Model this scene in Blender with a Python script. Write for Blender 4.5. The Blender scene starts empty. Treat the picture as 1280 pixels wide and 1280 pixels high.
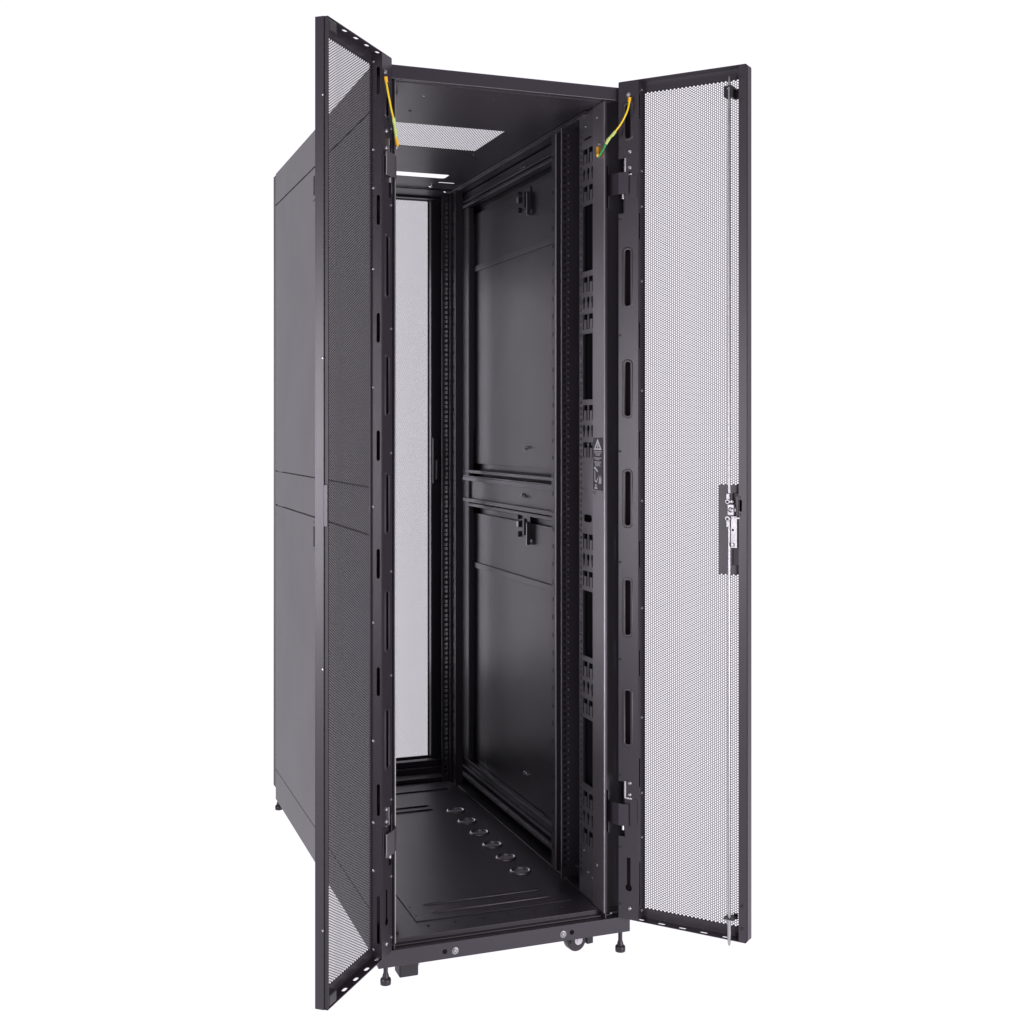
import bpy, bmesh, math
import numpy as np
from mathutils import Vector, Matrix

sc = bpy.context.scene
COL = sc.collection
W, D = 0.600, 1.350          # cabinet width / depth, metres; X across the front, Y into the cabinet, Z up

# ------------------------------------------------------------------ materials
def new_mat(name):
    m = bpy.data.materials.new(name); m.use_nodes = True
    nt = m.node_tree
    return m, nt, nt.nodes['Principled BSDF']

def powder(name, col, rough, bump=0.05, scale=1500.0, spec=0.5, var=0.06, metal=0.0):
    m, nt, b = new_mat(name)
    b.inputs['Base Color'].default_value = (*col, 1)
    b.inputs['Specular IOR Level'].default_value = spec; b.inputs['Metallic'].default_value = metal
    tc = nt.nodes.new('ShaderNodeTexCoord')
    n1 = nt.nodes.new('ShaderNodeTexNoise'); n1.inputs['Scale'].default_value = 4.3; n1.inputs['Detail'].default_value = 6; n1.inputs['Roughness'].default_value = 0.65
    nt.links.new(tc.outputs['Object'], n1.inputs['Vector'])
    mr = nt.nodes.new('ShaderNodeMapRange')
    mr.inputs['From Min'].default_value = 0.3; mr.inputs['From Max'].default_value = 0.7
    mr.inputs['To Min'].default_value = rough - var; mr.inputs['To Max'].default_value = rough + var
    nt.links.new(n1.outputs['Fac'], mr.inputs['Value']); nt.links.new(mr.outputs['Result'], b.inputs['Roughness'])
    n2 = nt.nodes.new('ShaderNodeTexNoise'); n2.inputs['Scale'].default_value = scale; n2.inputs['Detail'].default_value = 2
    nt.links.new(tc.outputs['Object'], n2.inputs['Vector'])
    bp = nt.nodes.new('ShaderNodeBump'); bp.inputs['Strength'].default_value = bump; bp.inputs['Distance'].default_value = 0.0006
    nt.links.new(n2.outputs['Fac'], bp.inputs['Height']); nt.links.new(bp.outputs['Normal'], b.inputs['Normal'])
    return m

def simple(name, col, rough, metal=0.0, trans=0.0, sss=0.0):
    m, nt, b = new_mat(name)
    b.inputs['Base Color'].default_value = (*col, 1); b.inputs['Roughness'].default_value = rough
    b.inputs['Metallic'].default_value = metal
    if trans: b.inputs['Transmission Weight'].default_value = trans
    tc = nt.nodes.new('ShaderNodeTexCoord'); n = nt.nodes.new('ShaderNodeTexNoise'); n.inputs['Scale'].default_value = 90
    nt.links.new(tc.outputs['Object'], n.inputs['Vector'])
    mr = nt.nodes.new('ShaderNodeMapRange'); mr.inputs['To Min'].default_value = max(0.02, rough-0.1); mr.inputs['To Max'].default_value = rough+0.1
    nt.links.new(n.outputs['Fac'], mr.inputs['Value']); nt.links.new(mr.outputs['Result'], b.inputs['Roughness'])
    return m

M_BLACK = powder('black_powder_coat', (0.032, 0.027, 0.034), 0.38, var=0.012)
M_PANEL = powder('black_panel_coat', (0.032, 0.027, 0.035), 0.38, var=0.012)
M_SATIN = powder('satin_metallic_dark_coat', (0.38, 0.36, 0.385), 0.40, var=0.02, metal=0.9)
M_STRIP_LIT = powder('lit_satin_strip', (0.52, 0.49, 0.52), 0.40, var=0.02, metal=1.0)  # brightened metal: the highlight on the post strip is put into the colour
M_BRIGHT = simple('bright_screw_steel', (0.80, 0.79, 0.80), 0.32, 1.0)
M_MESH = powder('black_mesh_coat', (0.022, 0.019, 0.024), 0.40, bump=0.0, spec=0.5)
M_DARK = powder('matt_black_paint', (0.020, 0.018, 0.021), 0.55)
M_SHADE = powder('black_shade_sheet', (0.010, 0.009, 0.011), 0.75, spec=0.15)
M_PLAST = simple('black_plastic', (0.022, 0.020, 0.023), 0.42)
M_ZINC = simple('zinc_plated_steel', (0.42, 0.415, 0.42), 0.48, 1.0)
M_ROD = simple('brushed_steel', (0.44, 0.435, 0.445), 0.42, 1.0)
M_YEL = simple('yellow_cable_jacket', (0.86, 0.62, 0.01), 0.35)
M_ORA = simple('amber_terminal_sleeve', (0.95, 0.50, 0.02), 0.4)
M_GRN = simple('green_cable_jacket', (0.01, 0.30, 0.06), 0.35)
M_SLV = simple('pale_green_shrink_sleeve', (0.50, 0.62, 0.16), 0.3)
M_WHT = simple('white_print', (0.78, 0.78, 0.80), 0.5)
M_WHEEL = simple('grey_castor_cap', (0.55, 0.54, 0.56), 0.35)

# ------------------------------------------------------------------ mesh building
LOC = {}
class MB:
    def __init__(s): s.v = []; s.f = []
    def add(s, v, f, T=None):
        k = len(s.v); s.v += [tuple(T(*p)) if T else tuple(p) for p in v]; s.f += [tuple(i+k for i in q) for q in f]; return s
    def box(s, x0, x1, y0, y1, z0, z1, T=None):
        v = [(x, y, z) for x in (x0, x1) for y in (y0, y1) for z in (z0, z1)]
        return s.add(v, [(0,1,3,2),(4,6,7,5),(0,4,5,1),(2,3,7,6),(0,2,6,4),(1,5,7,3)], T)
    def cyl(s, p0, p1, r0, r1=None, seg=20, T=None):
        r1 = r0 if r1 is None else r1
        a, b = Vector(p0), Vector(p1); d = (b-a).normalized(); u = d.orthogonal().normalized(); w = d.cross(u)
        v = []
        for c, r in ((a, r0), (b, r1)):
            for i in range(seg):
                t = 2*math.pi*i/seg; v.append(tuple(c + (u*math.cos(t)+w*math.sin(t))*r))
        f = [(i, (i+1) % seg, seg+(i+1) % seg, seg+i) for i in range(seg)] + [tuple(range(seg))[::-1], tuple(range(seg, 2*seg))]
        return s.add(v, f, T)
    def lathe(s, c, axis, prof, seg=28, T=None):
        c = Vector(c); d = Vector(axis).normalized(); u = d.orthogonal().normalized(); w = d.cross(u); v = []
        for h, r in prof:
            for i in range(seg):
                t = 2*math.pi*i/seg; v.append(tuple(c + d*h + (u*math.cos(t)+w*math.sin(t))*r))
        f = []
        for k in range(len(prof)-1):
            for i in range(seg):
                j = (i+1) % seg; f.append((k*seg+i, k*seg+j, (k+1)*seg+j, (k+1)*seg+i))
        f += [tuple(range(seg))[::-1], tuple(range((len(prof)-1)*seg, len(prof)*seg))]
        return s.add(v, f, T)
    def torus(s, c, axis, R, r, seg=32, sub=8, T=None):
        c = Vector(c); d = Vector(axis).normalized(); u = d.orthogonal().normalized(); w = d.cross(u); v = []; f = []
        for i in range(seg):
            t = 2*math.pi*i/seg; e = u*math.cos(t)+w*math.sin(t)
            for j in range(sub):
                q = 2*math.pi*j/sub; v.append(tuple(c + e*(R+r*math.cos(q)) + d*(r*math.sin(q))))
        for i in range(seg):
            for j in range(sub):
                i2, j2 = (i+1) % seg, (j+1) % sub
                f.append((i*sub+j, i2*sub+j, i2*sub+j2, i*sub+j2))
        return s.add(v, f, T)
    def tube(s, pts, r, seg=10):
        P = [Vector(p) for p in pts]
        # Catmull-Rom smoothing
        Q = []
        for i in range(len(P)-1):
            a = P[max(i-1, 0)]; b = P[i]; c = P[i+1]; d = P[min(i+2, len(P)-1)]
            for k in range(6):
                t = k/6
                Q.append(0.5*((2*b)+(c-a)*t+(2*a-5*b+4*c-d)*t*t+(3*b-a-3*c+d)*t**3))
        Q.append(P[-1])
        rr = r if isinstance(r, (list, tuple)) else [r]*len(P)
        v = []; f = []
        for i, q in enumerate(Q):
            t = (Q[min(i+1, len(Q)-1)]-Q[max(i-1, 0)]).normalized()
            u = t.cross(Vector((0, 1, 0.01))).normalized(); w = t.cross(u)
            x = i/6; k = min(int(x), len(rr)-2); R = rr[k]+(rr[k+1]-rr[k])*(x-k)
            for j in range(seg):
                a = 2*math.pi*j/seg; v.append(tuple(q+(u*math.cos(a)+w*math.sin(a))*R))
        n = len(Q)
        for i in range(n-1):
            for j in range(seg):
                k = (j+1) % seg; f.append((i*seg+j, i*seg+k, (i+1)*seg+k, (i+1)*seg+j))
        f += [tuple(range(seg))[::-1], tuple(range((n-1)*seg, n*seg))]
        return s.add(v, f)
    def ladder(s, u0, u1, z0, z1, h0, h1, spans, T, t):
        """upright plate with one column of rectangular holes; T maps (u, offset, z)"""
        s.box(u0, h0, -t/2, t/2, z0, z1, T); s.box(h1, u1, -t/2, t/2, z0, z1, T)
        z = z0
        for a, b in spans: s.box(h0, h1, -t/2, t/2, z, a, T); z = b
        s.box(h0, h1, -t/2, t/2, z, z1, T); return s
    def ring(s, pts, axis, r, sub=8):
        """closed round bead along a loop of points lying in the plane across axis"""
        P = [Vector(p) for p in pts]; d = Vector(axis).normalized(); n = len(P); v = []; f = []
        for i in range(n):
            t = (P[(i+1) % n]-P[i-1]).normalized(); e = t.cross(d)
            for j in range(sub):
                a = 2*math.pi*j/sub; v.append(tuple(P[i]+e*(r*math.cos(a))+d*(r*0.55*math.sin(a))))
        for i in range(n):
            for j in range(sub):
                i2, j2 = (i+1) % n, (j+1) % sub; f.append((i*sub+j, i2*sub+j, i2*sub+j2, i*sub+j2))
        return s.add(v, f)
    def strip(s, pts, t, z0, z1):
        """upright strip of thickness t following (x, y) points"""
        P = [Vector((p[0], p[1])) for p in pts]; L = []; R = []
        for i, p in enumerate(P):
            d = (P[min(i+1, len(P)-1)]-P[max(i-1, 0)]).normalized(); n = Vector((-d.y, d.x))*t/2
            L.append(p+n); R.append(p-n)
        n = len(P); v = []
        for z in (z0, z1):
            v += [(p.x, p.y, z) for p in L] + [(p.x, p.y, z) for p in R]
        f = []
        for i in range(n-1):
            f += [(i, i+1, n+i+1, n+i), (2*n+i, 3*n+i, 3*n+i+1, 2*n+i+1), (i, 2*n+i, 2*n+i+1, i+1), (n+i, n+i+1, 3*n+i+1, 3*n+i)]
        f += [(0, n, 3*n, 2*n), (n-1, 3*n-1, 4*n-1, 2*n-1)]
        return s.add(v, f)
    def plate(s, outline, holes, t, T):
        """flat plate (a, b) with cut-outs; thickness t centred on c = 0; T maps (a, b, c) to the world"""
        cu = bpy.data.curves.new('tmp', 'CURVE'); cu.dimensions = '2D'; cu.fill_mode = 'BOTH'; cu.extrude = t/2
        for pl in [outline]+list(holes):
            sp = cu.splines.new('POLY'); sp.points.add(len(pl)-1); sp.use_cyclic_u = True
            for i, p in enumerate(pl): sp.points[i].co = (p[0], p[1], 0, 1)
        o = bpy.data.objects.new('tmp', cu); me = bpy.data.meshes.new_from_object(o)
        v = [tuple(q.co) for q in me.vertices]; f = [tuple(p.vertices) for p in me.polygons]
        bpy.data.objects.remove(o); bpy.data.curves.remove(cu); bpy.data.meshes.remove(me)
        return s.add(v, f, T)

def finish(name, me, mat, parent, loc, smooth, bevel, label):
    o = bpy.data.objects.new(name, me); COL.objects.link(o)
    o.location = loc; LOC[o.name] = Vector(loc)
    if mat: me.materials.append(mat)
    if parent:
        o.parent = parent; o.matrix_parent_inverse = Matrix.Translation(-LOC[parent.name])
    if bevel:
        b = o.modifiers.new('bevel', 'BEVEL'); b.width = bevel; b.segments = 2; b.limit_method = 'ANGLE'; b.angle_limit = math.radians(50)
        b.harden_normals = False
    if label: o['label'] = label
    return o

def obj(name, mb, mat, parent=None, smooth=False, bevel=0.0, label=None, weld=True):
    vs = np.array(mb.v, dtype=float); c = (vs.min(0)+vs.max(0))/2
    me = bpy.data.meshes.new(name); me.from_pydata([tuple(p) for p in vs-c], [], mb.f)
    bm = bmesh.new(); bm.from_mesh(me)
    if weld: bmesh.ops.remove_doubles(bm, verts=bm.verts, dist=1e-6)
    bmesh.ops.recalc_face_normals(bm, faces=bm.faces)
    bm.to_mesh(me); bm.free()
    if smooth:
        me.shade_smooth() if hasattr(me, 'shade_smooth') else None
        try: me.set_sharp_from_angle(angle=math.radians(40))
        except Exception: pass
    return finish(name, me, mat, parent, c, smooth, bevel, label)

def islands(name, mb, mat, parent=None, **kw):
    """one object for every separate piece collected in mb"""
    par = list(range(len(mb.v)))
    def find(i):
        while par[i] != i: par[i] = par[par[i]]; i = par[i]
        return i
    for f in mb.f:
        for j in f[1:]: par[find(j)] = find(f[0])
    groups = {}
    for f in mb.f: groups.setdefault(find(f[0]), []).append(f)
    out = []
    for fs in groups.values():
        ids = sorted({i for f in fs for i in f}); mp = {i: k for k, i in enumerate(ids)}
        m = MB(); m.v = [mb.v[i] for i in ids]; m.f = [tuple(mp[i] for i in f) for f in fs]
        out.append(obj(name, m, mat, parent, **kw))
    return out

def rect(a0, a1, b0, b1): return [(a0, b0), (a1, b0), (a1, b1), (a0, b1)]
def slot(a0, a1, b0, b1, n=6):
    """stadium shape along the longer side"""
    w, h = a1-a0, b1-b0; r = min(w, h)/2; p = []
    if h >= w:
        for k in range(n+1): t = math.pi*k/n; p.append((a0+r+r*math.cos(t), b1-r+r*math.sin(t)))
        for k in range(n+1): t = math.pi+math.pi*k/n; p.append((a0+r+r*math.cos(t), b0+r+r*math.sin(t)))
    else:
        for k in range(n+1): t = -math.pi/2+math.pi*k/n; p.append((a1-r+r*math.cos(t), b0+r+r*math.sin(t)))
        for k in range(n+1): t = math.pi/2+math.pi*k/n; p.append((a0+r+r*math.cos(t), b0+r+r*math.sin(t)))
    return p
def rrect(a0, a1, b0, b1, r, n=4):
    p = []
    for cx, cy, t0 in ((a1-r, b1-r, 0), (a0+r, b1-r, 90), (a0+r, b0+r, 180), (a1-r, b0+r, 270)):
        for k in range(n+1): t = math.radians(t0+90*k/n); p.append((cx+r*math.cos(t), cy+r*math.sin(t)))
    return p
def circ(a, b, r, n=14): return [(a+r*math.cos(2*math.pi*k/n), b+r*math.sin(2*math.pi*k/n)) for k in range(n)]

def perforated(name, a0, a1, b0, b1, pitch, ratio, t, T, mat, parent, solid=None, ring=2):
    """hexagon-perforated sheet: real holes, real thickness, built as one mesh"""
    dx = pitch*math.sqrt(3)/2; R = pitch/math.sqrt(3); r = R*ratio
    ni = int((a1-a0)/dx)+1; nj = int((b1-b0)/pitch)+1
    I, J = np.meshgrid(np.arange(-ring, ni+ring), np.arange(-ring, nj+ring), indexing='ij')
    ca = a0+I*dx; cb = b0+J*pitch+(I % 2)*pitch/2
    inside = (I >= 0) & (I < ni) & (J >= 0) & (J < nj)
    if solid is not None: inside &= ~solid(ca, cb)
    ang = np.arange(6)*math.pi/3; ex, ey = np.cos(ang), np.sin(ang)
    A, B = ca[inside], cb[inside]; n = len(A)
    def ringv(A, B, rad, h): return np.stack([A[:, None]+rad*ex, B[:, None]+rad*ey, np.full((len(A), 6), h)], -1)
    V = np.concatenate([ringv(A, B, R, t/2), ringv(A, B, r, t/2), ringv(A, B, r, -t/2), ringv(A, B, R, -t/2)], 1).reshape(-1, 3)
    k = np.arange(6); k2 = (k+1) % 6
    q = np.concatenate([np.stack([k, k2, 6+k2, 6+k], 1), np.stack([6+k, 6+k2, 12+k2, 12+k], 1), np.stack([12+k, 12+k2, 18+k2, 18+k], 1)])
    F4 = (q[None]+(np.arange(n)*24)[:, None, None]).reshape(-1, 4)
    A2, B2 = ca[~inside], cb[~inside]; m = len(A2)
    V2 = np.concatenate([ringv(A2, B2, R, t/2), ringv(A2, B2, R, -t/2)], 1).reshape(-1, 3)
    g = np.stack([k, 11-k])
    F6 = (g[None]+(np.arange(m)*12)[:, None, None]).reshape(-1, 6)+len(V)
    V = np.concatenate([V, V2])
    O = np.array(T(0, 0, 0)); MX = np.stack([np.array(T(1, 0, 0))-O, np.array(T(0, 1, 0))-O, np.array(T(0, 0, 1))-O])
    P = O+V@MX; flip = np.linalg.det(MX) < 0
    if flip: F4 = F4[:, ::-1]; F6 = F6[:, ::-1]
    c = (P.min(0)+P.max(0))/2; P = P-c
    me = bpy.data.meshes.new(name)
    me.vertices.add(len(P)); me.vertices.foreach_set('co', P.astype(np.float32).ravel())
    nl = F4.size+F6.size; me.loops.add(nl); me.loops.foreach_set('vertex_index', np.concatenate([F4.ravel(), F6.ravel()]).astype(np.int32))
    me.polygons.add(len(F4)+len(F6))
    me.polygons.foreach_set('loop_start', np.concatenate([np.arange(len(F4))*4, F4.size+np.arange(len(F6))*6]).astype(np.int32))
    me.update(calc_edges=True)
    return finish(name, me, mat, parent, c, False, 0, None)

def copy_at(o, loc, parent):
    c = o.copy(); COL.objects.link(c); c.location = loc; LOC[c.name] = Vector(loc)
    c.parent = parent; c.matrix_parent_inverse = Matrix.Translation(-LOC[parent.name]); return c

ident = lambda x, y, z: (x, y, z)
mirror = lambda x, y, z: (W-x, y, z)
def side(right): return ident if right else mirror     # parts are written for the right side and mirrored for the left

# ------------------------------------------------------------------ the cabinet
cab = bpy.data.objects.new('server_cabinet', None); COL.objects.link(cab)
cab.location = (W/2, D/2, 0); LOC[cab.name] = Vector(cab.location)
cab['label'] = 'tall empty black server rack cabinet with both perforated front doors swung wide open'
cab['category'] = 'cabinet'
BV = 0.0009

# roof / ceiling with perforated vent, brush slot and small rear slit
ZC = 1.985
TZ = lambda z: (lambda a, b, c: (a, b, z+c))
m = MB(); m.plate(rect(0.004, W-0.004, 0.0185, 1.312), [rect(0.106, 0.424, 0.366, 0.612), rrect(0.120, 0.456, 0.938, 1.000, .010), rrect(0.455, 0.507, 1.050, 1.064, .004),
    circ(0.135, 0.115, 0.004, 8), circ(0.30, 0.10, 0.003, 8), circ(0.42, 0.10, 0.003, 8), circ(0.435, 0.655, 0.004, 8)], 0.0014, TZ(ZC+0.0007))
roof = obj('roof_panel', m, M_BLACK, cab)
perforated('vent_sheet', 0.369, 0.609, 0.109, 0.421, 0.0076, 0.78, 0.0003, lambda a, b, c: (b, a, ZC+0.0010+c), M_MESH, roof)
m = MB()
for p in ((0.455, 0.25), (0.455, 0.70), (0.18, 0.70), (0.14, 0.25)): m.lathe((*p, ZC-0.0001), (0, 0, -1), [(0, .004), (.0015, .0038), (.002, .002)])
islands('rivet', m, M_BLACK, roof)
# outer roof cover, standing off above the inner ceiling only round the rim so the vents look through
m = MB()
m.box(0.001, W-0.001, 0.0, 0.020, 1.9865, 2.0170)
obj('front_beam', m, M_BLACK, cab, bevel=0.0012)
m = MB(); m.box(0.0, 0.0035, 0.0205, 1.312, 1.931, 2.028); m.box(0.0036, 0.03, 0.0205, 1.312, 2.0262, 2.028)
m.box(W-0.0035, W, 0.0205, 1.312, 1.931, 2.0155)
islands('roof_edge_trim', m, M_PANEL, cab, bevel=BV)

# base
m = MB()
m.plate(rect(0, W, 0.058, 0.0938), [circ(0.150, 0.0745, 0.0055), circ(0.4535, 0.0755, 0.0055)], 0.003, lambda a, b, c: (a, 0.0015+c, b))
m.box(0.002, W-0.002, 0.003, 0.030, 0.0908, 0.0937)
m.box(0.0, 0.003, 0.003, 0.0200, 0.0585, 0.0937); m.box(W-0.003, W, 0.003, 0.0200, 0.0585, 0.0937)
m.box(0.003, W-0.003, 0.004, 0.1, 0.0605, 0.0625)
base = obj('base_plate', m, M_PANEL, cab, bevel=0.0006)
m = MB(); m.lathe((0.1738, 0.0, 0.0735), (0, -1, 0), [(0, .0078), (.0012, .0076), (.0016, .0062), (.0035, .0058), (.0045, .0038), (.0030, .0022)])
bolt = obj('bolt', m, M_ZINC, base, smooth=True)
copy_at(bolt, (0.4318, bolt.location.y, 0.0742), base)

# floor pan
m = MB()
m.box(0.003, W-0.003, 0.0325, 1.262, 0.1022, 0.105)
m.box(0.004, W-0.004, 0.0300, 0.0322, 0.0940, 0.1065); m.box(0.040, W-0.04, 0.018, 0.0298, 0.0942, 0.0970)
fl = obj('floor_pan', m, M_BLACK, cab, bevel=0.0008)
m = MB(); m.box(0.115, 0.500, 0.107, 0.985, 0.1052, 0.1070)
for y, x0, x1 in ((0.197, 0.155, 0.455), (0.146, 0.16, 0.46), (0.905, 0.10, 0.395), (0.945, 0.10, 0.395)):
    m.lathe(((x0+x1)/2, y, 0.1062), (1, 0, 0), [(-(x1-x0)/2, .001), (-(x1-x0)/2+.012, .0045), ((x1-x0)/2-.012, .0045), ((x1-x0)/2, .001)], 16)
cp = obj('floor_cover_plate', m, M_BLACK, fl, bevel=0.0006, smooth=True)
for i, y in enumerate((0.3305, 0.4385, 0.5455, 0.6545, 0.7640, 0.8704)):
    if i == 0:
        m = MB(); m.lathe((0.452, y, 0.1071), (0, 0, 1), [(0, .0275), (.0026, .0262), (.0040, .0235), (.0026, .0208), (.0004, .0195), (-.0030, .0190), (-.0030, .001)], 40)
        k0 = obj('cable_knockout', m, M_SATIN, fl, smooth=True)  # lighter metallic coat stands for the highlight arcs on the rings
    else: copy_at(k0, (0.452, y, k0.location.z), fl)
m = MB()
for p in ((0.135, .078), (0.2, .078), (.265, .078), (.33, .078), (.395, .078), (.46, .078), (0.1165+.008, 0.195), (.1165+.008, .14), (.49, .2), (.49, .15), (.505, .19), (.505, .15)):
    m.lathe((*p, 0.1051), (0, 0, 1), [(0, .0032), (.0022, .003), (.0026, .0012)], 12)
islands('rivet', m, M_DARK, fl, smooth=True)
# rear sill steps
m = MB(); m.box(0.06, 0.54, 1.200, 1.262, 0.1052, 0.117); m.box(0.06, 0.54, 1.262, 1.285, 0.102, 0.133); m.box(0.04, 0.56, 1.285, 1.312, 0.07, 0.150)
m.box(0.05, .50, 1.10, 1.112, 0.1052, 0.1085)
obj('rear_sill', m, M_PANEL, cab, bevel=0.002)
m = MB(); m.box(0.04, 0.56, 1.290, 1.312, 1.9780, 1.984); m.box(0.06, 0.54, 1.155, 1.160, 1.9800, 1.984)
rh = obj('rear_header', m, M_BLACK, cab, bevel=0.001)
m = MB(); m.lathe((0.447, 1.105, 1.9849), (0, 0, -1), [(0, .0085), (.004, .008), (.007, .004)]); m.lathe((0.515, 1.175, 1.9849), (0, 0, -1), [(0, .0075), (.004, .007), (.007, .003)])
islands('bolt', m, M_BRIGHT, rh, smooth=True)

# ------------------------------------------------------------------ the two sides
def make_side(right):
    T = side(right)
    # outer panels with dark gaps between them
    up = obj('side_panel', MB().box(W-0.0035, W, 0.0205, 1.312, 1.0980, 1.9270, T).box(W-0.013, W-0.0037, 0.06, 1.25, 1.12, 1.90, T), M_PANEL, cab, bevel=BV)
    lo = obj('side_panel', MB().box(W-0.0035, W, 0.0205, 1.312, 0.1615, 0.9885, T).box(W-0.013, W-0.0037, 0.06, 1.25, 0.187, 0.965, T), M_PANEL, cab, bevel=BV)
    obj('side_trim', MB().box(W-0.0035, W, 0.0205, 1.312, 0.9925, 1.0945, T), M_PANEL, cab, bevel=BV)
    obj('side_skirt', MB().box(W-0.0035, W, 0.0205, 1.312, 0.067, 0.1595, T), M_PANEL, cab, bevel=BV)
    for p, z0, z1 in ((up, 1.84, 1.915), (lo, 0.90, 0.978)):
        m = MB(); m.plate(rect(0.585, 0.715, z0, z1), [rect(0.600, 0.700, z0+.012, z1-.012)], 0.0025, lambda a, b, c: T(W+0.0008+c, a, b))
        m.box(W-0.006, W+0.0002, 0.600, 0.700, z0+.012, z1-.012, T)
        obj('recessed_latch', m, M_PANEL, p, bevel=0.0006)
    islands('side_frame', MB().box(W-0.0066, W-0.0042, 0.025, 1.305, 0.072, 0.17, T).box(W-0.0066, W-0.0042, 0.025, 1.305, 0.98, 1.105, T).box(W-0.0066, W-0.0042, 0.025, 1.305, 1.918, 2.022, T), M_DARK, cab)
    # inside face: shallow ribs pressed into each panel, captive screws, latch bodies
    XI = W-0.013
    for p, zr, zl, zs in ((up, 1.737, 1.905, (1.174,)), (lo, 0.812, 0.990, (0.262,))):
        m = MB(); m.box(XI-0.0055, XI-0.0002, 0.08, 1.24, zr-0.018, zr, T)
        m.box(XI-0.0022, XI-0.0002, 1.10, 1.118, zl-0.68, zl-0.03, T)
        obj('pressed_rib', m, M_PANEL, p, bevel=0.0030)
        m = MB(); m.box(XI-0.0030, XI-0.0002, 0.606, 0.700, zl-0.070, zl-0.002, T)
        m.box(XI-0.013, XI-0.0031, 0.604, 0.6075, zl-0.084, zl-0.020, T); m.box(XI-0.0055, XI-0.0031, 0.6076, 0.628, zl-0.084, zl-0.079, T)
        m.box(XI-0.010, XI-0.0031, 0.682, 0.690, zl-0.068, zl-0.052, T); m.box(XI-0.012, XI-0.0031, 0.674, 0.690, zl-0.040, zl-0.022, T); m.box(XI-0.010, XI-0.0031, 0.684, 0.692, zl-0.018, zl-0.006, T)
        m.box(XI-0.008, XI-0.0031, 0.640, 0.652, zl-0.060, zl-0.014, T)
        lt = obj('panel_latch', m, M_PANEL, p, bevel=0.001)
        m = MB(); m.box(XI-0.0140, XI-0.0131, 0.6035, 0.6080, zl-0.085, zl-0.024, T); m.box(XI-0.0128, XI-0.0121, 0.675, 0.688, zl-0.039, zl-0.024, T)
        islands('latch_plate', m, M_ROD, lt)
        m = MB()
        for z in zs:
            m.lathe(T(XI, 0.648, z), (-1 if right else 1, 0, 0), [(0, .0062), (.004, .0056), (.0065, .002)], 12)
            m.lathe(T(XI, 0.622, z+.002), (-1 if right else 1, 0, 0), [(0, .0035), (.008, .003), (.009, .0015)], 12)
        islands('screw', m, M_BRIGHT, p, smooth=True)
    # horizontal side beams
    for nm, z0, z1 in (('top', 1.925, 1.984), ('mid', 0.990, 1.085), ('low', 0.106, 0.186)):
        m = MB()
        m.box(0.5745, 0.5865, 0.10, 1.19, z0+0.010, z1-0.008, T)
        if nm == 'top':
            m.box(0.560, 0.586, 0.10, 1.19, 1.925, 1.934, T); m.box(0.567, 0.586, 0.10, 1.19, 1.944, 1.952, T); m.box(0.530, 0.586, 0.10, 1.19, 1.9790, 1.9845, T)
        elif nm == 'mid':
            m.box(0.567, 0.586, 0.10, 1.19, 1.090, 1.100, T); m.box(0.560, 0.586, 0.10, 1.19, 1.066, 1.0785, T)
            m.box(0.562, 0.586, 0.10, 1.19, 1.000, 1.0115, T); m.box(0.569, 0.586, 0.10, 1.19, 0.986, 0.996, T)
        else:
            m.box(0.569, 0.586, 0.10, 1.19, 0.176, 0.188, T); m.box(0.562, 0.586, 0.10, 1.19, 0.158, 0.166, T); m.box(0.548, 0.586, 0.10, 1.19, 0.140, 0.149, T)
            m.box(0.5378, 0.5440, 0.06, 1.19, 0.1052, 0.1095, T)
        sb = obj('side_beam', m, M_PANEL, cab, bevel=0.0018)
        # perforated lip: small painted teeth, their highlights put in as a steel colour
        m = MB(); zz, xx = {'top': (1.9755, 0.531), 'mid': (1.0795, 0.5605), 'low': (0.1495, 0.5485)}[nm]
        y = 0.115
        while y < 1.18: m.box(xx, xx+0.009, y, y+0.0065, zz-0.0002, zz+0.0022, T); y += 0.0125
        obj('serrated_lip', m, M_ROD, sb, bevel=0.0004)
        zb = {'top': 1.905+.05, 'mid': 1.042, 'low': 0.128}[nm]
        m = MB(); m.lathe(T(0.5742, 0.632, zb), (-1 if right else 1, 0, 0), [(0, .0055), (.005, .005), (.007, .002)], 12)
        m.lathe(T(0.5742, 0.606, zb-.002), (-1 if right else 1, 0, 0), [(0, .0032), (.008, .003), (.009, .001)], 12)
        islands('screw', m, M_BRIGHT, sb, smooth=True)
    TP = T if right else (lambda x, y, z: ((W-0.0240-x) if x < 0.5605 else (W-x), y, z))
    # front post: bright inner lip, recessed face that swallows the door stile
    m = MB()
    m.box(0.5378, 0.5408, 0.0030, 0.0044, 0.0942, 1.9862, TP); m.box(0.5398, 0.5408, 0.0044, 0.0324, 0.0942, 1.9862, TP)
    m.box(0.5408, 0.5965, 0.0325, 0.0345, 0.0942, 1.9862, TP)
    obj('post_shade_sheet', MB().box(0.5520, 0.5540, 0.0347, 0.150, 0.1055, 1.984, TP), M_SHADE, cab)  # added black sheet, stands for the shade behind the bracket cut-outs
    m.box(0.5500, 0.5520, 0.0260, 0.0323, 0.12, 1.97, TP)
    post = obj('front_post', m, M_BLACK, cab, bevel=0.0010)
    # cable-management bracket with key-hole and tongue cut-outs
    holes = []
    def tongue(a0, a1, b0, b1):
        w = (a1-a0); l = 0.27*w; hb = 0.36*(b1-b0)
        return [(a0, b1), (a0, b0), (a0+l, b0), (a0+l, b1-hb), (a1-l, b1-hb), (a1-l, b0), (a1, b0), (a1, b1)]
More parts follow.
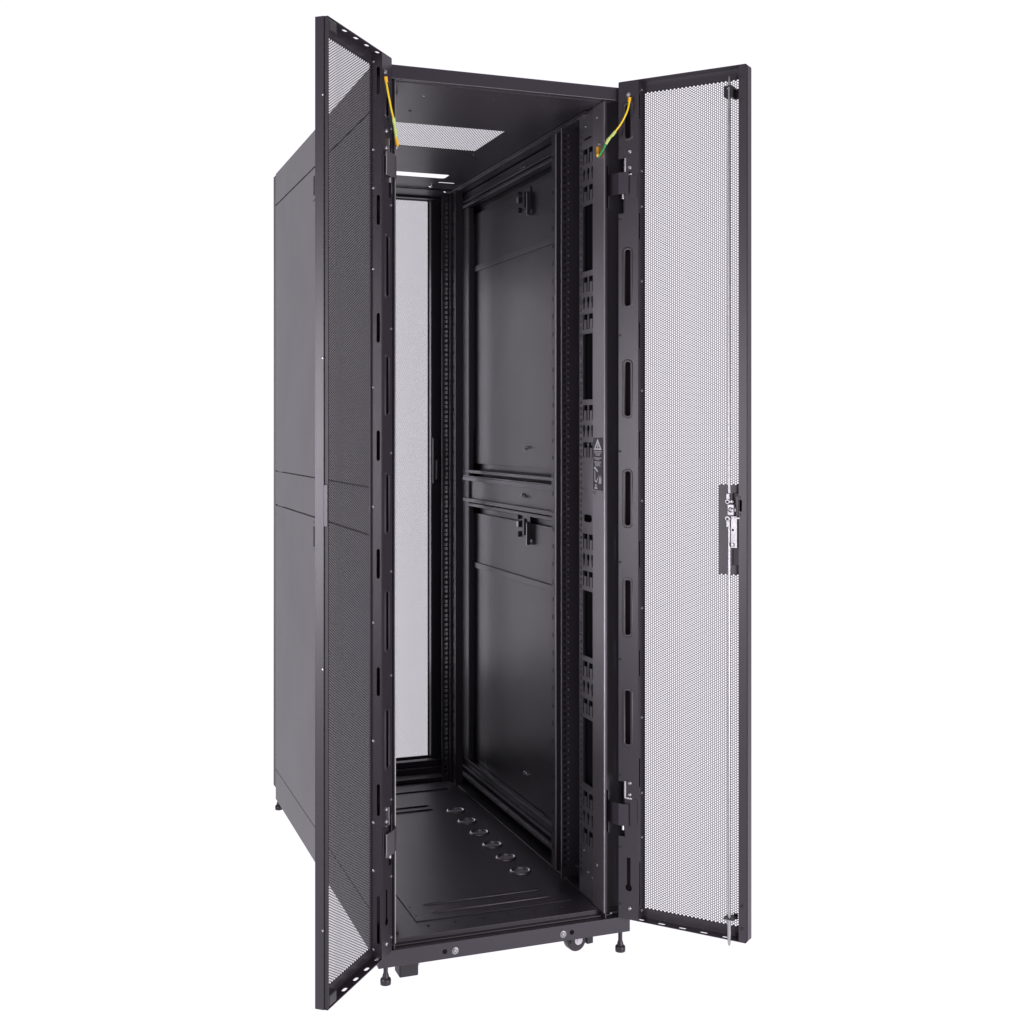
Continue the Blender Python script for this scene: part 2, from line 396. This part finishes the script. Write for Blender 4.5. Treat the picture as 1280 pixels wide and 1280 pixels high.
    def keyhole(a, b0, b1):
        r = 0.0086; s = 0.0040; p = []
        for k in range(13):
            t = math.radians(-55+290*k/12); p.append((a+r*math.cos(t), b1-r+r*math.sin(t)))
        return p+[(a-s, b0+.003), (a, b0), (a+s, b0+.003)]
    for g in (1.896, 1.5895, 1.2832, 0.9757, 0.6703, 0.3592):
        for a in (0.070, 0.104):
            for z in (g, g-0.089): holes.append(tongue(a, a+0.028, z-0.0365, z))
        for a in (0.0755, 0.1005, 0.1255): holes.append(keyhole(a, g-0.0775, g-0.047))
        if g not in (1.2832, 0.3592): holes.append(rect(0.0735, 0.1335, g-0.293, g-0.136))
    holes.append(slot(0.078, 0.128, 1.004, 1.022)); holes.append(slot(0.08, 0.128, 1.917, 1.922, 2))
    z = 0.16
    i = 0
    while z < 1.93: holes.append(rect(0.1395, 0.1465, z, z+0.0085)); z += (0.015875, 0.015875, 0.0127)[i % 3]; i += 1
    m = MB(); m.plate(rect(0.0050, 0.1510, 0.108, 1.983), holes, 0.0018, lambda a, b, c: TP(0.5387+c, a, b))
    m.box(0.5378, 0.5440, 0.1511, 0.1526, 0.108, 1.983, TP)
    br = obj('cable_bracket', m, M_SATIN, cab)
    obj('post_strip', MB().box(0.5359, 0.5377, 0.0046, 0.0692, 0.1060, 1.9842, TP), M_STRIP_LIT, br, bevel=0.0007)
    m = MB()
    for y, z in ((0.0451, 1.955), (0.115, 1.950), (0.045, 0.205), (0.125, 0.215), (0.075, 0.165), (0.128, 1.079), (0.066, 1.076), (0.10, 0.17), (0.10, 1.19), (0.075, 1.19)):
        m.lathe(TP(0.5358 if y < 0.072 else 0.5377, y, z), (-1 if right else 1, 0, 0), [(0, .0034), (.0022, .003), (.0032, .0012)], 12)
    islands('screw', m, M_ROD, br, smooth=True)
    # 19-inch mounting rails, square holes three to each unit
    for nm, yf, d, u0, u1 in (('front', 0.2050, 1, 0.5125, 0.5365), ('rear', 1.1200, -1, 0.4860, 0.5120)):
        def hz():
            z = 0.150; i = 0
            while z < 1.945: yield z; z += (0.015875, 0.015875, 0.0127)[i % 3]; i += 1
        uc = 0.5215 if nm == 'front' else 0.4985
        m = MB(); m.ladder(u0, u1, 0.125, 1.965, uc-.0046, uc+.0046, [(z, z+.0092) for z in hz()], lambda a, b, c: T(a, yf+b, c), 0.0020)
        us = []; z = 0.17
        while z < 1.94: us.append((z, z+0.011)); z += 0.04445
        if nm == 'front':
            m.box(0.5350, 0.5365, 0.2061, 0.2610, 0.125, 1.965, T)                       # web
            m.box(0.5225, 0.5365, 0.2611, 0.2630, 0.125, 1.965, T)                       # inner face
            m.ladder(0.2631, 0.2925, 0.125, 1.965, 0.2800, 0.2845, us, lambda a, b, c: T(0.5225+b, a, c), 0.0018)
            m.box(0.5366, 0.5560, 0.2040, 0.2060, 0.125, 1.965, T); m.box(0.5561, 0.5580, 0.12, 0.2058, 0.125, 1.965, T)
        else:
            m.ladder(1.0600, 1.1188, 0.125, 1.965, 1.0780, 1.0840, us, lambda a, b, c: T(0.5130+b, a, c), 0.0020)
            m.box(0.5060, 0.5119, 1.0985, 1.1025, 0.125, 1.965, T); m.box(0.5141, 0.535, 1.06, 1.062, 0.125, 1.965, T)
        rl = obj('mounting_rail', m, M_BLACK, cab, weld=False)
        if nm == 'front':
            obj('rail_edge_highlight', MB().box(0.5200, 0.5224, 0.2604, 0.2650, 0.125, 1.965, T), M_STRIP_LIT, rl, bevel=0.0008)  # added light bead, drawn in place of the lit line on the edge
            obj('rail_edge_highlight', MB().box(0.5111, 0.5124, 0.2034, 0.2054, 0.125, 1.965, T), M_STRIP_LIT, rl, bevel=0.0004)
            m = MB()
            for k, z in enumerate(hz()): m.box(0.5285, 0.5300 + 0.0012*(k % 3), 0.2030, 0.20395, z+0.001, z+0.0035+0.0025*(k % 2), T)
            obj('unit_marks', m, M_SATIN, rl)
    # rear corner post
    m = MB(); m.box(0.540, 0.5965, 1.200, 1.312, 0.105, 1.983, T); m.box(0.5680, 0.5860, 1.10, 1.1995, 0.187, 1.925, T)
    obj('rear_post', m, M_BLACK, cab, bevel=0.003)
    # levelling feet
    for x, y, z0, zt in ((0.590 if right else 0.571, 0.032 if right else 0.050, 0, 0.062), (0.5885, 1.318, 0.030, 0.075)):
        m = MB(); m.lathe(T(x, y, z0), (0, 0, 1), [(0, .0085), (.0015, .0118), (.010, .0122), (.014, .0112), (.0165, .0078), (.022, .0068), (.027, .0050), (zt-z0, .0050)], 28)
        obj('levelling_foot', m, M_PLAST, cab, smooth=True)
    return post

post_r = make_side(True)
post_l = make_side(False)

# castors
def castor(x, y, ang, name='castor'):
    ca, sa = math.cos(ang), math.sin(ang)
    T = lambda a, b, c: (x+a*ca-b*sa, y+a*sa+b*ca, c)
    m = MB(); m.box(-0.020, 0.016, -0.017, -0.0125, 0.024, 0.0605, T); m.box(-0.020, 0.016, 0.0125, 0.017, 0.024, 0.0605, T)
    m.box(-0.022, 0.046, -0.017, 0.017, 0.054, 0.0604, T); m.box(0.0270, 0.044, -0.013, 0.013, 0.0130, 0.0538, T)
    c0 = obj(name, m, M_DARK, cab, bevel=0.002)
    m = MB(); m.cyl((0, -0.012, 0.026), (0, 0.012, 0.026), 0.0245, seg=36, T=T)
    w = obj('wheel', m, M_PLAST, c0, bevel=0.003, smooth=True)
    m = MB(); m.cyl((0, -0.0195, 0.030), (0, -0.0171, 0.030), 0.0105, seg=24, T=T); m.cyl((0, -0.0215, 0.030), (0, -0.0195, 0.030), 0.006, seg=20, T=T)
    obj('axle_cap', m, M_WHEEL, c0, bevel=0.001, smooth=True)
castor(0.492, 0.075, 0.15)
# the left castor is turned side-on, its fork cover facing forward
m = MB(); m.box(0.0650, 0.1090, 0.066, 0.110, 0.0015, 0.0604)
cl = obj('castor', m, M_DARK, cab, bevel=0.003)
m = MB(); m.cyl((0.067, 0.100, 0.026), (0.107, 0.100, 0.026), 0.0230, seg=30); obj('wheel', m, M_PLAST, cl, smooth=True)
m = MB(); m.box(0.1112, 0.1150, 0.080, 0.084, 0.020, 0.060); m.box(0.1091, 0.1150, 0.0795, 0.0845, 0.018, 0.0215); obj('brake_lever', m, M_ZINC, cl, bevel=0.0006)

# ------------------------------------------------------------------ rear door
m = MB(); m.plate(rect(0.0, W, 0.102, 2.024), [rect(0.072, 0.5085, 0.149, 1.983)], 0.0030, lambda a, b, c: (a, 1.3480+c, b))
m.box(0.0, 0.0025, 1.3155, 1.3465, 0.102, 2.024); m.box(W-0.0025, W, 1.3155, 1.3465, 0.102, 2.024)
m.box(0.0025, W-0.0025, 1.3155, 1.3465, 2.0215, 2.024); m.box(0.0025, W-0.0025, 1.3155, 1.3465, 0.102, 0.1045)
m.box(0.5095, 0.5115, 1.318, 1.3465, 0.149, 1.983); m.box(0.5115, 0.560, 1.316, 1.318, 0.149, 1.983)
rd = obj('rear_door', m, M_BLACK, cab, bevel=0.0010)
perforated('perforated_sheet', 0.075, 0.5055, 0.152, 1.979, 0.0040, 0.725, 0.0003, lambda a, b, c: (a, 1.3480+c, b), M_MESH, rd)
m = MB(); m.box(0.519, 0.5245, 1.296, 1.300, 1.063, 1.127); obj('lock_bar', m, M_ZINC, rd, bevel=0.0005)
m = MB(); m.box(0.512, 0.534, 1.3002, 1.3155, 1.05, 1.20); obj('lock_case', m, M_DARK, rd, bevel=0.001)

# ------------------------------------------------------------------ front doors (local u along the door, v towards its inner side)
ZD0, ZD1 = 0.082, 2.038
def door(right):
    if right: O, U, N, WD = (.5668, -.0074), (.6520, -.7582), (-.7582, -.6520), 0.3135
    else:     O, U, N, WD = (.0276, -.0093), (-.6350, -.7725), (.7725, -.6350), 0.3020
    K = 0.9867                                           # shrunk towards the camera to clear base and beam (door is 1.930 m tall)
    T = lambda u, v, z: (O[0]+K*(U[0]*u+N[0]*v), O[1]+K*(U[1]*u+N[1]*v), 0.0162+K*z)
    nm = 'front_door'
    VS = -0.0262                                         # plane of the perforated skin
    # skin frame round the mesh
    m = MB(); u0, u1, z0, z1 = 0.0560, 0.2850, 0.1050, 2.0160
    co_ = .0050 if right else .0004
    m.plate([(0.002, ZD0), (WD-co_, ZD0), (WD-co_*.3, ZD0+co_*.3), (WD, ZD0+co_), (WD, ZD1-co_), (WD-co_*.3, ZD1-co_*.3), (WD-co_, ZD1), (0.002, ZD1)], [rect(u0, u1, z0, z1)], 0.0022, lambda a, b, c: T(a, VS+c, b))
    # top and bottom returns with their slots
    for z in (ZD1-0.0009, ZD0+0.0009):
        hs = [] if (right and z > 1) else [slot(u-.0095, u+.0095, -0.0145, -0.0065, 4) for u in (.0520, .1045, .1560, .2075, .2600)]
        m.plate(rect(0.002, WD-max(co_*.8, .0015), VS+.0012, 0.0), hs, 0.0016, lambda a, b, c: T(a, b, z+c))
    # free edge
    if right:
        m.box(WD-.0016, WD, VS+.0012, -.002, ZD0+co_, ZD1-co_, T)
        m.plate([(0.2930, ZD0+.0020), (WD-.0017-co_, ZD0+.0020), (WD-.0017, ZD0+.002+co_), (WD-.0017, ZD1-.002-co_), (WD-.0017-co_, ZD1-.0020), (0.2930, ZD1-.0020)], [rect(.2945, .3005, 1.042, 1.068)], 0.0016, lambda a, b, c: T(a, -0.0009+c, b))
    else:
        m.box(WD-.0016, WD, VS+.0012, -.0085, ZD0, ZD1, T)
        pass
    # inner hem along the top and bottom returns
    d = obj(nm, m, M_BLACK, cab, bevel=0.0005, label=('right front door with the steel locking rods on its inside' if right else 'left front door seen almost edge-on'))
    # hinge stile: slotted box section
    m = MB()
    hs = [slot(.0168, .0308, a, b) for a, b in ((1.9037, 1.9839), (1.5132, 1.6451), (1.2562, 1.3831), (1.0006, 1.1275), (.745, .8737), (.4893, .6162))]
    hs += [[(.0215, .226), (.0215, .1655)] + [(.0260+.0082*math.cos(math.radians(t)), .1560+.0082*math.sin(math.radians(t))) for t in range(125, 416, 24)] + [(.0305, .1655), (.0305, .226)]]
    out = [(0, ZD0+.001), (.0505, ZD0+.001), (.0505, ZD1-.001), (0, ZD1-.001), (0, 1.858), (.0165, 1.858), (.0165, 1.730), (0, 1.730), (0, .402), (.0165, .402), (.0165, .274), (0, .274)]
    m.plate(out, hs, 0.0016, lambda a, b, c: T(a, -0.0008+c, b))
    ws = [slot(-.0130, -.0055, a, b, 4) for a, b in ((1.947, 2.007), (1.666, 1.731), (1.412, 1.476), (1.157, 1.2225), (.903, .967), (.65, .712), (.391, .460), (.1151, .2186))]
    m.plate(rect(VS+.0012, -.0017, ZD0+.002, ZD1-.002), ws, 0.0016, lambda a, b, c: T(.0497+c, a, b))
    for a, b in ((ZD0+.002, .274), (.402, 1.730), (1.858, ZD1-.002)): m.box(.0004, .0018, VS+.0012, -.0017, a, b, T)
    # pressed collar round each long slot
    st = obj('hinge_stile', m, M_BLACK, d, bevel=0.0005)
    nn = Vector(T(0, 1, 0))-Vector(T(0, 0, 0))
    for h in hs[:-1]:
        c0 = sum(p[0] for p in h)/len(h); c1 = sum(p[1] for p in h)/len(h)
        ex = [(c0+(p[0]-c0)*1.42, p[1]+(.0024 if p[1] > c1 else -.0024)) for p in h]
        obj('slot_collar', MB().ring([T(a, .0001, b) for a, b in ex], nn, .0034), M_BLACK, st, smooth=True)
    solid = (lambda a, b: (a > .236) & (b > .8977) & (b < 1.0990)) if right else None
    perforated('perforated_sheet', 0.0585, 0.2830, 0.1080, 2.0130, 0.00549, 0.758, 0.0005, lambda a, b, c: T(a, VS+c, b), M_MESH, d, solid)
    # pan-head screws
    m = MB(); dirn = Vector(T(1, 0, 0))-Vector(T(0, 0, 0))
    P0 = Vector(T(.0506, -.0205, 1.8288)); m.lathe(P0, dirn, [(0, .0033), (.0016, .0030), (.0026, .0012)], 12)
    s0 = obj('screw', m, M_ROD, st, smooth=True); off = s0.location - P0
    for z in (2.0188, 1.7459, 1.5714, 1.3158, 1.0584, .808, .5523, .3762, .2725, .1015): copy_at(s0, Vector(T(.0506, -.0205, z))+off, st)
    nn = Vector(T(0, 1, 0))-Vector(T(0, 0, 0))
    m = MB(); P0 = Vector(T(.0042, .0002, 1.445)); m.lathe(P0, nn, [(0, .0030), (.0015, .0027), (.0022, .0012)], 12)
    s1 = obj('screw', m, M_ROD if not right else M_DARK, st, smooth=True); off = s1.location - P0
    for z in (1.8718+.01, 1.7055+.01, 1.1735, .9145, .687, .4158, .2478, .1148): copy_at(s1, Vector(T(.0042, .0002, z))+off, st)
    m = MB(); P0 = Vector(T(.0290, .0002, 1.862+.01)); m.lathe(P0, nn, [(0, .0046), (.0012, .0044), (.0028, .0026), (.0020, .0012)], 14)
    s2 = obj('bolt', m, M_ROD, st, smooth=True); off = s2.location - P0
    for z in (1.835, .4010, .3740, .1090): copy_at(s2, Vector(T(.0290, .0002, z))+off, st)
    # hinge brackets reaching from the front post into the stile notches
    for zc in (1.792, 0.338):
        m = MB()
        if right: pts = [(.5535, .0330), (.5550, .0180), (.5580, .0000), T(.004, .0065, 0)[:2], T(.0285, .0050, 0)[:2]]
        else: pts = [(.0372, .0300), (.0380, .0100), (.0384, -.0020), (.0372, -.0060), T(.010, .0090, 0)[:2], T(.0450, .0075, 0)[:2]]
        m.strip(pts, .0028, zc-.025, zc+.025)
        m.strip([pts[0], (pts[0][0]+(.0012 if right else -.0012), .020)], .0026, zc-.052, zc+.046)
        hb = obj('hinge_bracket', m, M_PANEL if right else M_SATIN, st, bevel=0.0007)
        m = MB(); q = T(.0120, .0005, 0); m.cyl((q[0], q[1], zc-.036), (q[0], q[1], zc-.0255), .0032, seg=14)
        m.box(.0166, .0206, .0002, .0030, zc+.0265, zc+.066, T); m.box(.0208, .036, .0002, .0030, zc+.0258, zc+.0288, T)
        islands('hinge_pin', m, M_BRIGHT, st, bevel=0.0003)
        m = MB(); m.box(.0290, .0480, .0002, .0022, zc-.030, zc+.0255, T); m.box(.004, .0165, -.0230, -.0200, zc-.064, zc+.066, T)
        obj('hinge_plate', m, M_BLACK, st, bevel=0.0006)
    # moulded corner blocks and edge screws
    if not right:
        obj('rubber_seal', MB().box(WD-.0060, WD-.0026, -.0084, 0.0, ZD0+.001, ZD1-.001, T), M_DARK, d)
        obj('edge_fold', MB().box(WD-.0060, WD-.0016, -.0100, -.0086, ZD0+.001, ZD1-.001, T), M_BLACK, d)
        for a, b in ((2.0100, 2.0350), (0.0860, 0.1110)):
            m = MB(); m.box(.2620, .2960, -.0235, .0010, a, b, T); obj('corner_block', m, M_PLAST, d, bevel=0.004)
        obj('strike_plate', MB().box(WD-.0034, WD+.0002, -.0083, .0002, 1.0330, 1.1155, T), M_PANEL, d, bevel=0.0006)
        m = MB(); P0 = Vector(T(WD+.0001, -.0100, 1.365)); m.lathe(P0, dirn, [(0, .0024), (.0012, .002), (.0016, .0008)], 12)
        s3 = obj('screw', m, M_ROD, d, smooth=True); off = s3.location - P0
        for z in (1.883, .752, .238): copy_at(s3, Vector(T(WD+.0001, -.0100, z))+off, d)
    else:
        m = MB(); P0 = Vector(T(.3010, .0000, 2.008)); m.lathe(P0, nn, [(0, .0036), (.0014, .0034), (.0026, .0018), (.0014, .0008)], 14)
        s3 = obj('screw', m, M_DARK, d, smooth=True); off = s3.location - P0
        for z in (1.958, .163, .113): copy_at(s3, Vector(T(.3010, .0, z))+off, d)
        # three-point lock: two rods, guides, cam and lock body
        ur, vr = .2695, -.0030
        m = MB()
        m.tube([T(ur+.0005, vr, 1.075), T(ur, vr, 1.5), T(ur+.0005, vr, 2.005)], .0034, 12)
        m.lathe(T(ur+.0005, vr, 2.0048), (0, 0, 1), [(0, .0034), (.004, .0033), (.012, .0012)], 12)
        r1 = obj('locking_rod', m, M_ROD, d, smooth=True)
        m = MB(); m.tube([T(ur+.0005, vr, 1.012), T(ur, vr, .6), T(ur+.0005, vr, .090)], .0034, 12)
        m.lathe(T(ur+.0005, vr, .0902), (0, 0, -1), [(0, .0045), (.006, .0044), (.018, .0030), (.022, .0008)], 12)
        m.cyl(T(ur+.0005, vr, .128), T(ur+.0005, vr, .090), .0045, seg=12)
        r2 = obj('locking_rod', m, M_ROD, d, smooth=True)
        for r_, a, b in ((r1, 1.058, 1.082), (r2, 1.006, 1.030)):
            m = MB(); m.cyl(T(ur-.001, .0008, 1.0635 if a > 1.04 else 1.0255), T(ur-.001, .0052, 1.0635 if a > 1.04 else 1.0255), .0062, seg=20)
            m.box(ur-.0045, ur+.0035, -.0045, .0040, a, b, T); cv = obj('rod_end', m, M_ZINC, r_, bevel=0.0012, smooth=True)
            m = MB(); m.cyl(T(ur-.001, .0050, 1.0630 if a > 1.04 else 1.0245), T(ur-.001, .0060, 1.0630 if a > 1.04 else 1.0245), .0030, seg=16)
            obj('rod_pin', m, M_DARK, r_)
        m = MB(); m.box(ur+.0000, ur+.0150, -.006, .0085, 1.0330, 1.0580, T)
        lk = obj('lock_cam', m, M_ZINC, d, bevel=0.0015)
        m = MB(); m.lathe(T(ur+.0080, .0086, 1.0455), nn, [(0, .0062), (.0016, .0058), (.0030, .0040), (.0018, .0022)], 18)
        m.cyl(T(ur+.0140, -.001, 1.0455), T(ur+.0185, -.001, 1.0455), .0055, seg=16); m.lathe(T(ur+.0085, .0002, 1.0635), nn, [(0, .0045), (.003, .004), (.004, .002)], 14)
        obj('lock_bolt', m, M_ROD, lk, smooth=True)
        m = MB(); m.plate(rect(ur+.0055, ur+.0200, .9600, 1.0310), [circ(ur+.0100, 1.0000, .0024)], .0030, lambda a, b, c: T(a, -.0010+c, b))
        m.box(ur+.0090, ur+.0270, .0006, .0024, 1.0250, 1.0290, T)
        lb = obj('lock_plate', m, M_ZINC, d, bevel=0.0007)
        m = MB(); m.lathe(T(ur+.0105, .0006, .9670), nn, [(0, .0046), (.0018, .0042), (.0026, .0022)], 18); obj('screw', m, M_ROD, lb, smooth=True)
        m = MB(); m.box(ur+.0050, ur+.0215, VS+.0014, -.010, .9200, 1.0820, T); obj('lock_case', m, M_DARK, d, bevel=0.001)
        m = MB(); m.box(.2862, .2925, -.012, .0012, 1.032, 1.076, T); m.box(.2925, .2975, -.0004, .0012, 1.0700, 1.0760, T); m.box(.2925, .2975, -.0004, .0012, 1.032, 1.038, T)
        obj('latch_housing', m, M_PLAST, d, bevel=0.0006)
        # rod guides
        m = MB(); m.box(ur-.0100, ur+.0085, -.010, .0035, 1.9910, 1.9940, T)
        m.box(ur+.0095, .2945, -.0240, -.0205, 1.9670, 1.9900, T); m.box(ur+.0045, ur+.0095, -.0240, .001, 1.9670, 1.9935, T); m.box(ur-.0105, ur-.0095, -.022, .0030, 1.969, 1.993, T)
        obj('rod_guide', m, M_PLAST, d, bevel=0.001)
        m = MB(); m.box(ur-.0110, ur+.0140, -.0240, .0050, .1280, .1315, T); m.box(ur+.0040, ur+.0140, -.0245, -.0215, .1230, .1360, T)
        obj('rod_guide', m, M_PLAST, d, bevel=0.001)
    return d

door_l = door(False)
door_r = door(True)

# ------------------------------------------------------------------ earth cables
def cable(pts, sl, low, ends, label):
    """pts: top wire; sl: connector sleeve; low: lower wire and terminal"""
    c = obj('earth_cable', MB().tube(pts, .0021), M_YEL, cab, smooth=True, label=label)
    m = MB(); m.tube(sl, [.0034, .0040, .0030, .0042, .0034][:len(sl)]); obj('connector_sleeve', m, M_SLV, c, smooth=True)
    m = MB(); m.tube(low[0], .0023); obj('cable_tail', m, low[2], c, smooth=True)
    m = MB(); m.tube(low[1], .0037); obj('terminal_sleeve', m, M_ORA, c, smooth=True)
    m = MB(); m.tube([pts[0], (Vector(pts[0])*.35+Vector(pts[1])*.65)], [.0040, .0034]); obj('terminal_sleeve', m, M_ORA, c, smooth=True)
    for p, ax in ends: obj('ring_terminal', MB().lathe(p, ax, [(0, .0052), (.0010, .0052), (.0012, .0040), (.003, .0036), (.004, .002)], 18), M_ZINC, c, smooth=True)
nR = (-.7582, -.652, 0); nL = (.7725, -.635, 0)
cable([(0.5806, -0.0386, 1.9845), (0.5775, -0.0418, 1.9699), (0.5718, -0.0422, 1.9502), (0.5616, -0.0344, 1.9259), (0.5493, -0.0256, 1.9064)],
      [(0.5508, -0.0256, 1.9084), (0.5465, -0.0211, 1.9014), (0.5426, -0.0156, 1.8963), (0.539, -0.0118, 1.8908), (0.5358, -0.0071, 1.8822)],
      ([(0.5363, -0.0071, 1.8832), (0.5294, -0.0005, 1.8671), (0.523, 0.007, 1.854)], [(.5275, .0200, 1.8600), (.5325, .0320, 1.8700), (.5340, .0360, 1.8830)], M_GRN),
      [((0.5831, -0.0274, 1.9956), nR), ((.5356, .0310, 1.8900), (-1, 0, 0))],
      'yellow and green earth cable hanging from the right door to the post')
cable([(0.0028, -0.0525, 1.9727), (0.0047, -0.0534, 1.9561), (0.0096, -0.0518, 1.9325), (0.0159, -0.0483, 1.9069), (0.0217, -0.0448, 1.8881)],
      [(0.0213, -0.0448, 1.8901), (0.0242, -0.0412, 1.8811), (0.0266, -0.0367, 1.8721), (0.0295, -0.0322, 1.8631), (0.0319, -0.0277, 1.8521)],
      ([(0.0314, -0.0287, 1.8541), (0.0363, -0.0177, 1.8458), (0.0412, -0.0066, 1.8395)], [(0.0319, -0.0267, 1.8541), (0.0363, -0.0167, 1.8468), (0.0402, -0.0076, 1.8415)], M_YEL),
      [((0.0023, -0.049, 1.9835), nL), ((.0400, .006, 1.8380), (1, 0, 0))],
      'yellow earth cable hanging from the left door stile')

# ------------------------------------------------------------------ warning label printed on the right post strip
XL = 0.5354
m = MB(); m.box(XL-.0001, XL+.0003, .0120, .0660, 1.0830, 1.2060)
lab = obj('warning_label', m, M_PANEL, cab, label='black warning label with a white triangle on the right post')
LT = lambda a, b, c: (XL-.0002-c, .0660-a, b)       # a runs left to right as seen from inside the cabinet
m = MB()
m.plate([(.004, 1.1770), (.050, 1.1770), (.027, 1.2030)], [[(.0150, 1.1810), (.0390, 1.1810), (.0270, 1.1950)]], .0003, LT)
m.plate([(.024, 1.1825), (.030, 1.1825), (.032, 1.1870), (.028, 1.1880), (.0285, 1.1925), (.026, 1.1925), (.0245, 1.1870)], [], .0003, LT)
obj('warning_triangle', m, M_WHT, lab)
m = MB()
for z, a0, a1, h in ((1.1730, .006, .050, .0014), (1.1700, .008, .046, .0012), (1.1672, .012, .042, .0012), (1.1645, .016, .038, .0012), (1.1580, .004, .050, .0016), (1.1545, .014, .036, .0014),
                     (1.1490, .006, .048, .0012), (1.1462, .010, .044, .0012), (1.1434, .014, .040, .0012), (1.1400, .012, .044, .0012)):
    a = a0; k = 0
    while a < a1:
        w = (.0050, .0030, .0065, .0040)[k % 4]; m.plate(rect(a, min(a+w, a1), z-h/2, z+h/2), [], .0003, LT); a += w+.0012; k += 1
m.plate([(.004, 1.136), (.014, 1.137), (.022, 1.132), (.030, 1.127), (.026, 1.1255), (.016, 1.1300), (.008, 1.1320)], [], .0003, LT)
m.plate([(.006, 1.128), (.009, 1.128), (.010, 1.104), (.022, 1.100), (.028, 1.112), (.026, 1.1125), (.0205, 1.1030), (.013, 1.107), (.012, 1.128)], [], .0003, LT)
m.plate(rect(.0080, .0260, 1.0860, 1.0885), [], .0003, LT); m.plate(circ(.017, 1.0925, .0045), [circ(.017, 1.0925, .0025)], .0003, LT)
for k in range(6):
    a = .034+.0026*k; m.plate(rect(a, a+.0012, 1.0980+.001*(k % 2), 1.1180-.003*(k % 3)), [], .0003, LT)
obj('label_text', m, M_WHT, lab)

# ------------------------------------------------------------------ camera (level, shifted down like a view camera)
th = 0.3525
cam = bpy.data.cameras.new('camera'); co = bpy.data.objects.new('camera', cam); COL.objects.link(co)
co.location = (-0.6691, -2.6551, 1.221); co.rotation_euler = (math.pi/2, 0, -th)
cam.sensor_width = 36.0; cam.lens = 1575.05/1280*36; cam.shift_y = (538.88-640)/1280
cam.clip_start = 0.05; cam.clip_end = 100
sc.camera = co

# ------------------------------------------------------------------ studio: white backdrop sweep in front, dim room behind the camera
w = bpy.data.worlds.new('World'); sc.world = w; w.use_nodes = True; nt = w.node_tree
bg = nt.nodes['Background']; tc = nt.nodes.new('ShaderNodeTexCoord')
dp = nt.nodes.new('ShaderNodeVectorMath'); dp.operation = 'DOT_PRODUCT'; dp.inputs[1].default_value = (math.sin(th), math.cos(th), 0)
nt.links.new(tc.outputs['Generated'], dp.inputs[0])
mr = nt.nodes.new('ShaderNodeMapRange'); mr.interpolation_type = 'SMOOTHSTEP'
mr.inputs['From Min'].default_value = 0.55; mr.inputs['From Max'].default_value = 0.80
mr.inputs['To Min'].default_value = 0.0; mr.inputs['To Max'].default_value = 1.0
nt.links.new(dp.outputs['Value'], mr.inputs['Value'])
sp = nt.nodes.new('ShaderNodeSeparateXYZ'); nt.links.new(tc.outputs['Generated'], sp.inputs[0])
m2 = nt.nodes.new('ShaderNodeMapRange'); m2.interpolation_type = 'SMOOTHSTEP'      # white studio floor
m2.inputs['From Min'].default_value = -0.08; m2.inputs['From Max'].default_value = -0.35
m2.inputs['To Min'].default_value = 0.0; m2.inputs['To Max'].default_value = 1.0
nt.links.new(sp.outputs['Z'], m2.inputs['Value'])
mm = nt.nodes.new('ShaderNodeMath'); mm.operation = 'MAXIMUM'
nt.links.new(mr.outputs['Result'], mm.inputs[0]); nt.links.new(m2.outputs['Result'], mm.inputs[1])
mx = nt.nodes.new('ShaderNodeMix'); mx.data_type = 'RGBA'
mx.inputs[6].default_value = (0.165, 0.155, 0.172, 1); mx.inputs[7].default_value = (1.06, 1.02, 1.11, 1)
nt.links.new(mm.outputs[0], mx.inputs[0]); nt.links.new(mx.outputs[2], bg.inputs['Color']); bg.inputs['Strength'].default_value = 1.0

def softbox(name, loc, target, sx, sy, power, col=(1, 1, 1)):
    l = bpy.data.lights.new(name, 'AREA'); l.shape = 'RECTANGLE'; l.size = sx; l.size_y = sy; l.energy = power; l.color = col
    o = bpy.data.objects.new(name, l); COL.objects.link(o); o.location = loc
    o.rotation_euler = (Vector(target)-Vector(loc)).to_track_quat('-Z', 'Y').to_euler()
    return o
TINT = (1.0, 0.955, 1.05)
softbox('softbox_left', (-2.35, -0.80, 1.12), (0.3, -0.1, 1.1), 0.8, 1.15, 52, TINT)
softbox('softbox_right', (1.6, -2.8, 0.40), (0.4, 0.2, 0.7), 1.0, 1.0, 62, TINT)
softbox('softbox_top', (1.1, -0.55, 3.3), (0.35, 0.0, 1.0), 1.1, 1.1, 14, TINT)
softbox('added_rear_fill', (0.24, 1.95, 1.06), (0.28, 0.3, 1.04), 0.47, 1.5, 6.8, (1.0, 0.94, 1.08))  # unseen lamp added behind the rear door to brighten the inside
softbox('softbox_fill', (-0.90, -3.3, 1.75), (0.3, 0.5, 1.0), 1.4, 1.4, 12, TINT)

sc.view_settings.view_transform = 'Standard'; sc.view_settings.look = 'None'
sc.view_settings.exposure = 0; sc.view_settings.gamma = 1; sc.view_settings.use_curve_mapping = False
sc.cycles.max_bounces = 8; sc.cycles.diffuse_bounces = 4; sc.cycles.glossy_bounces = 5
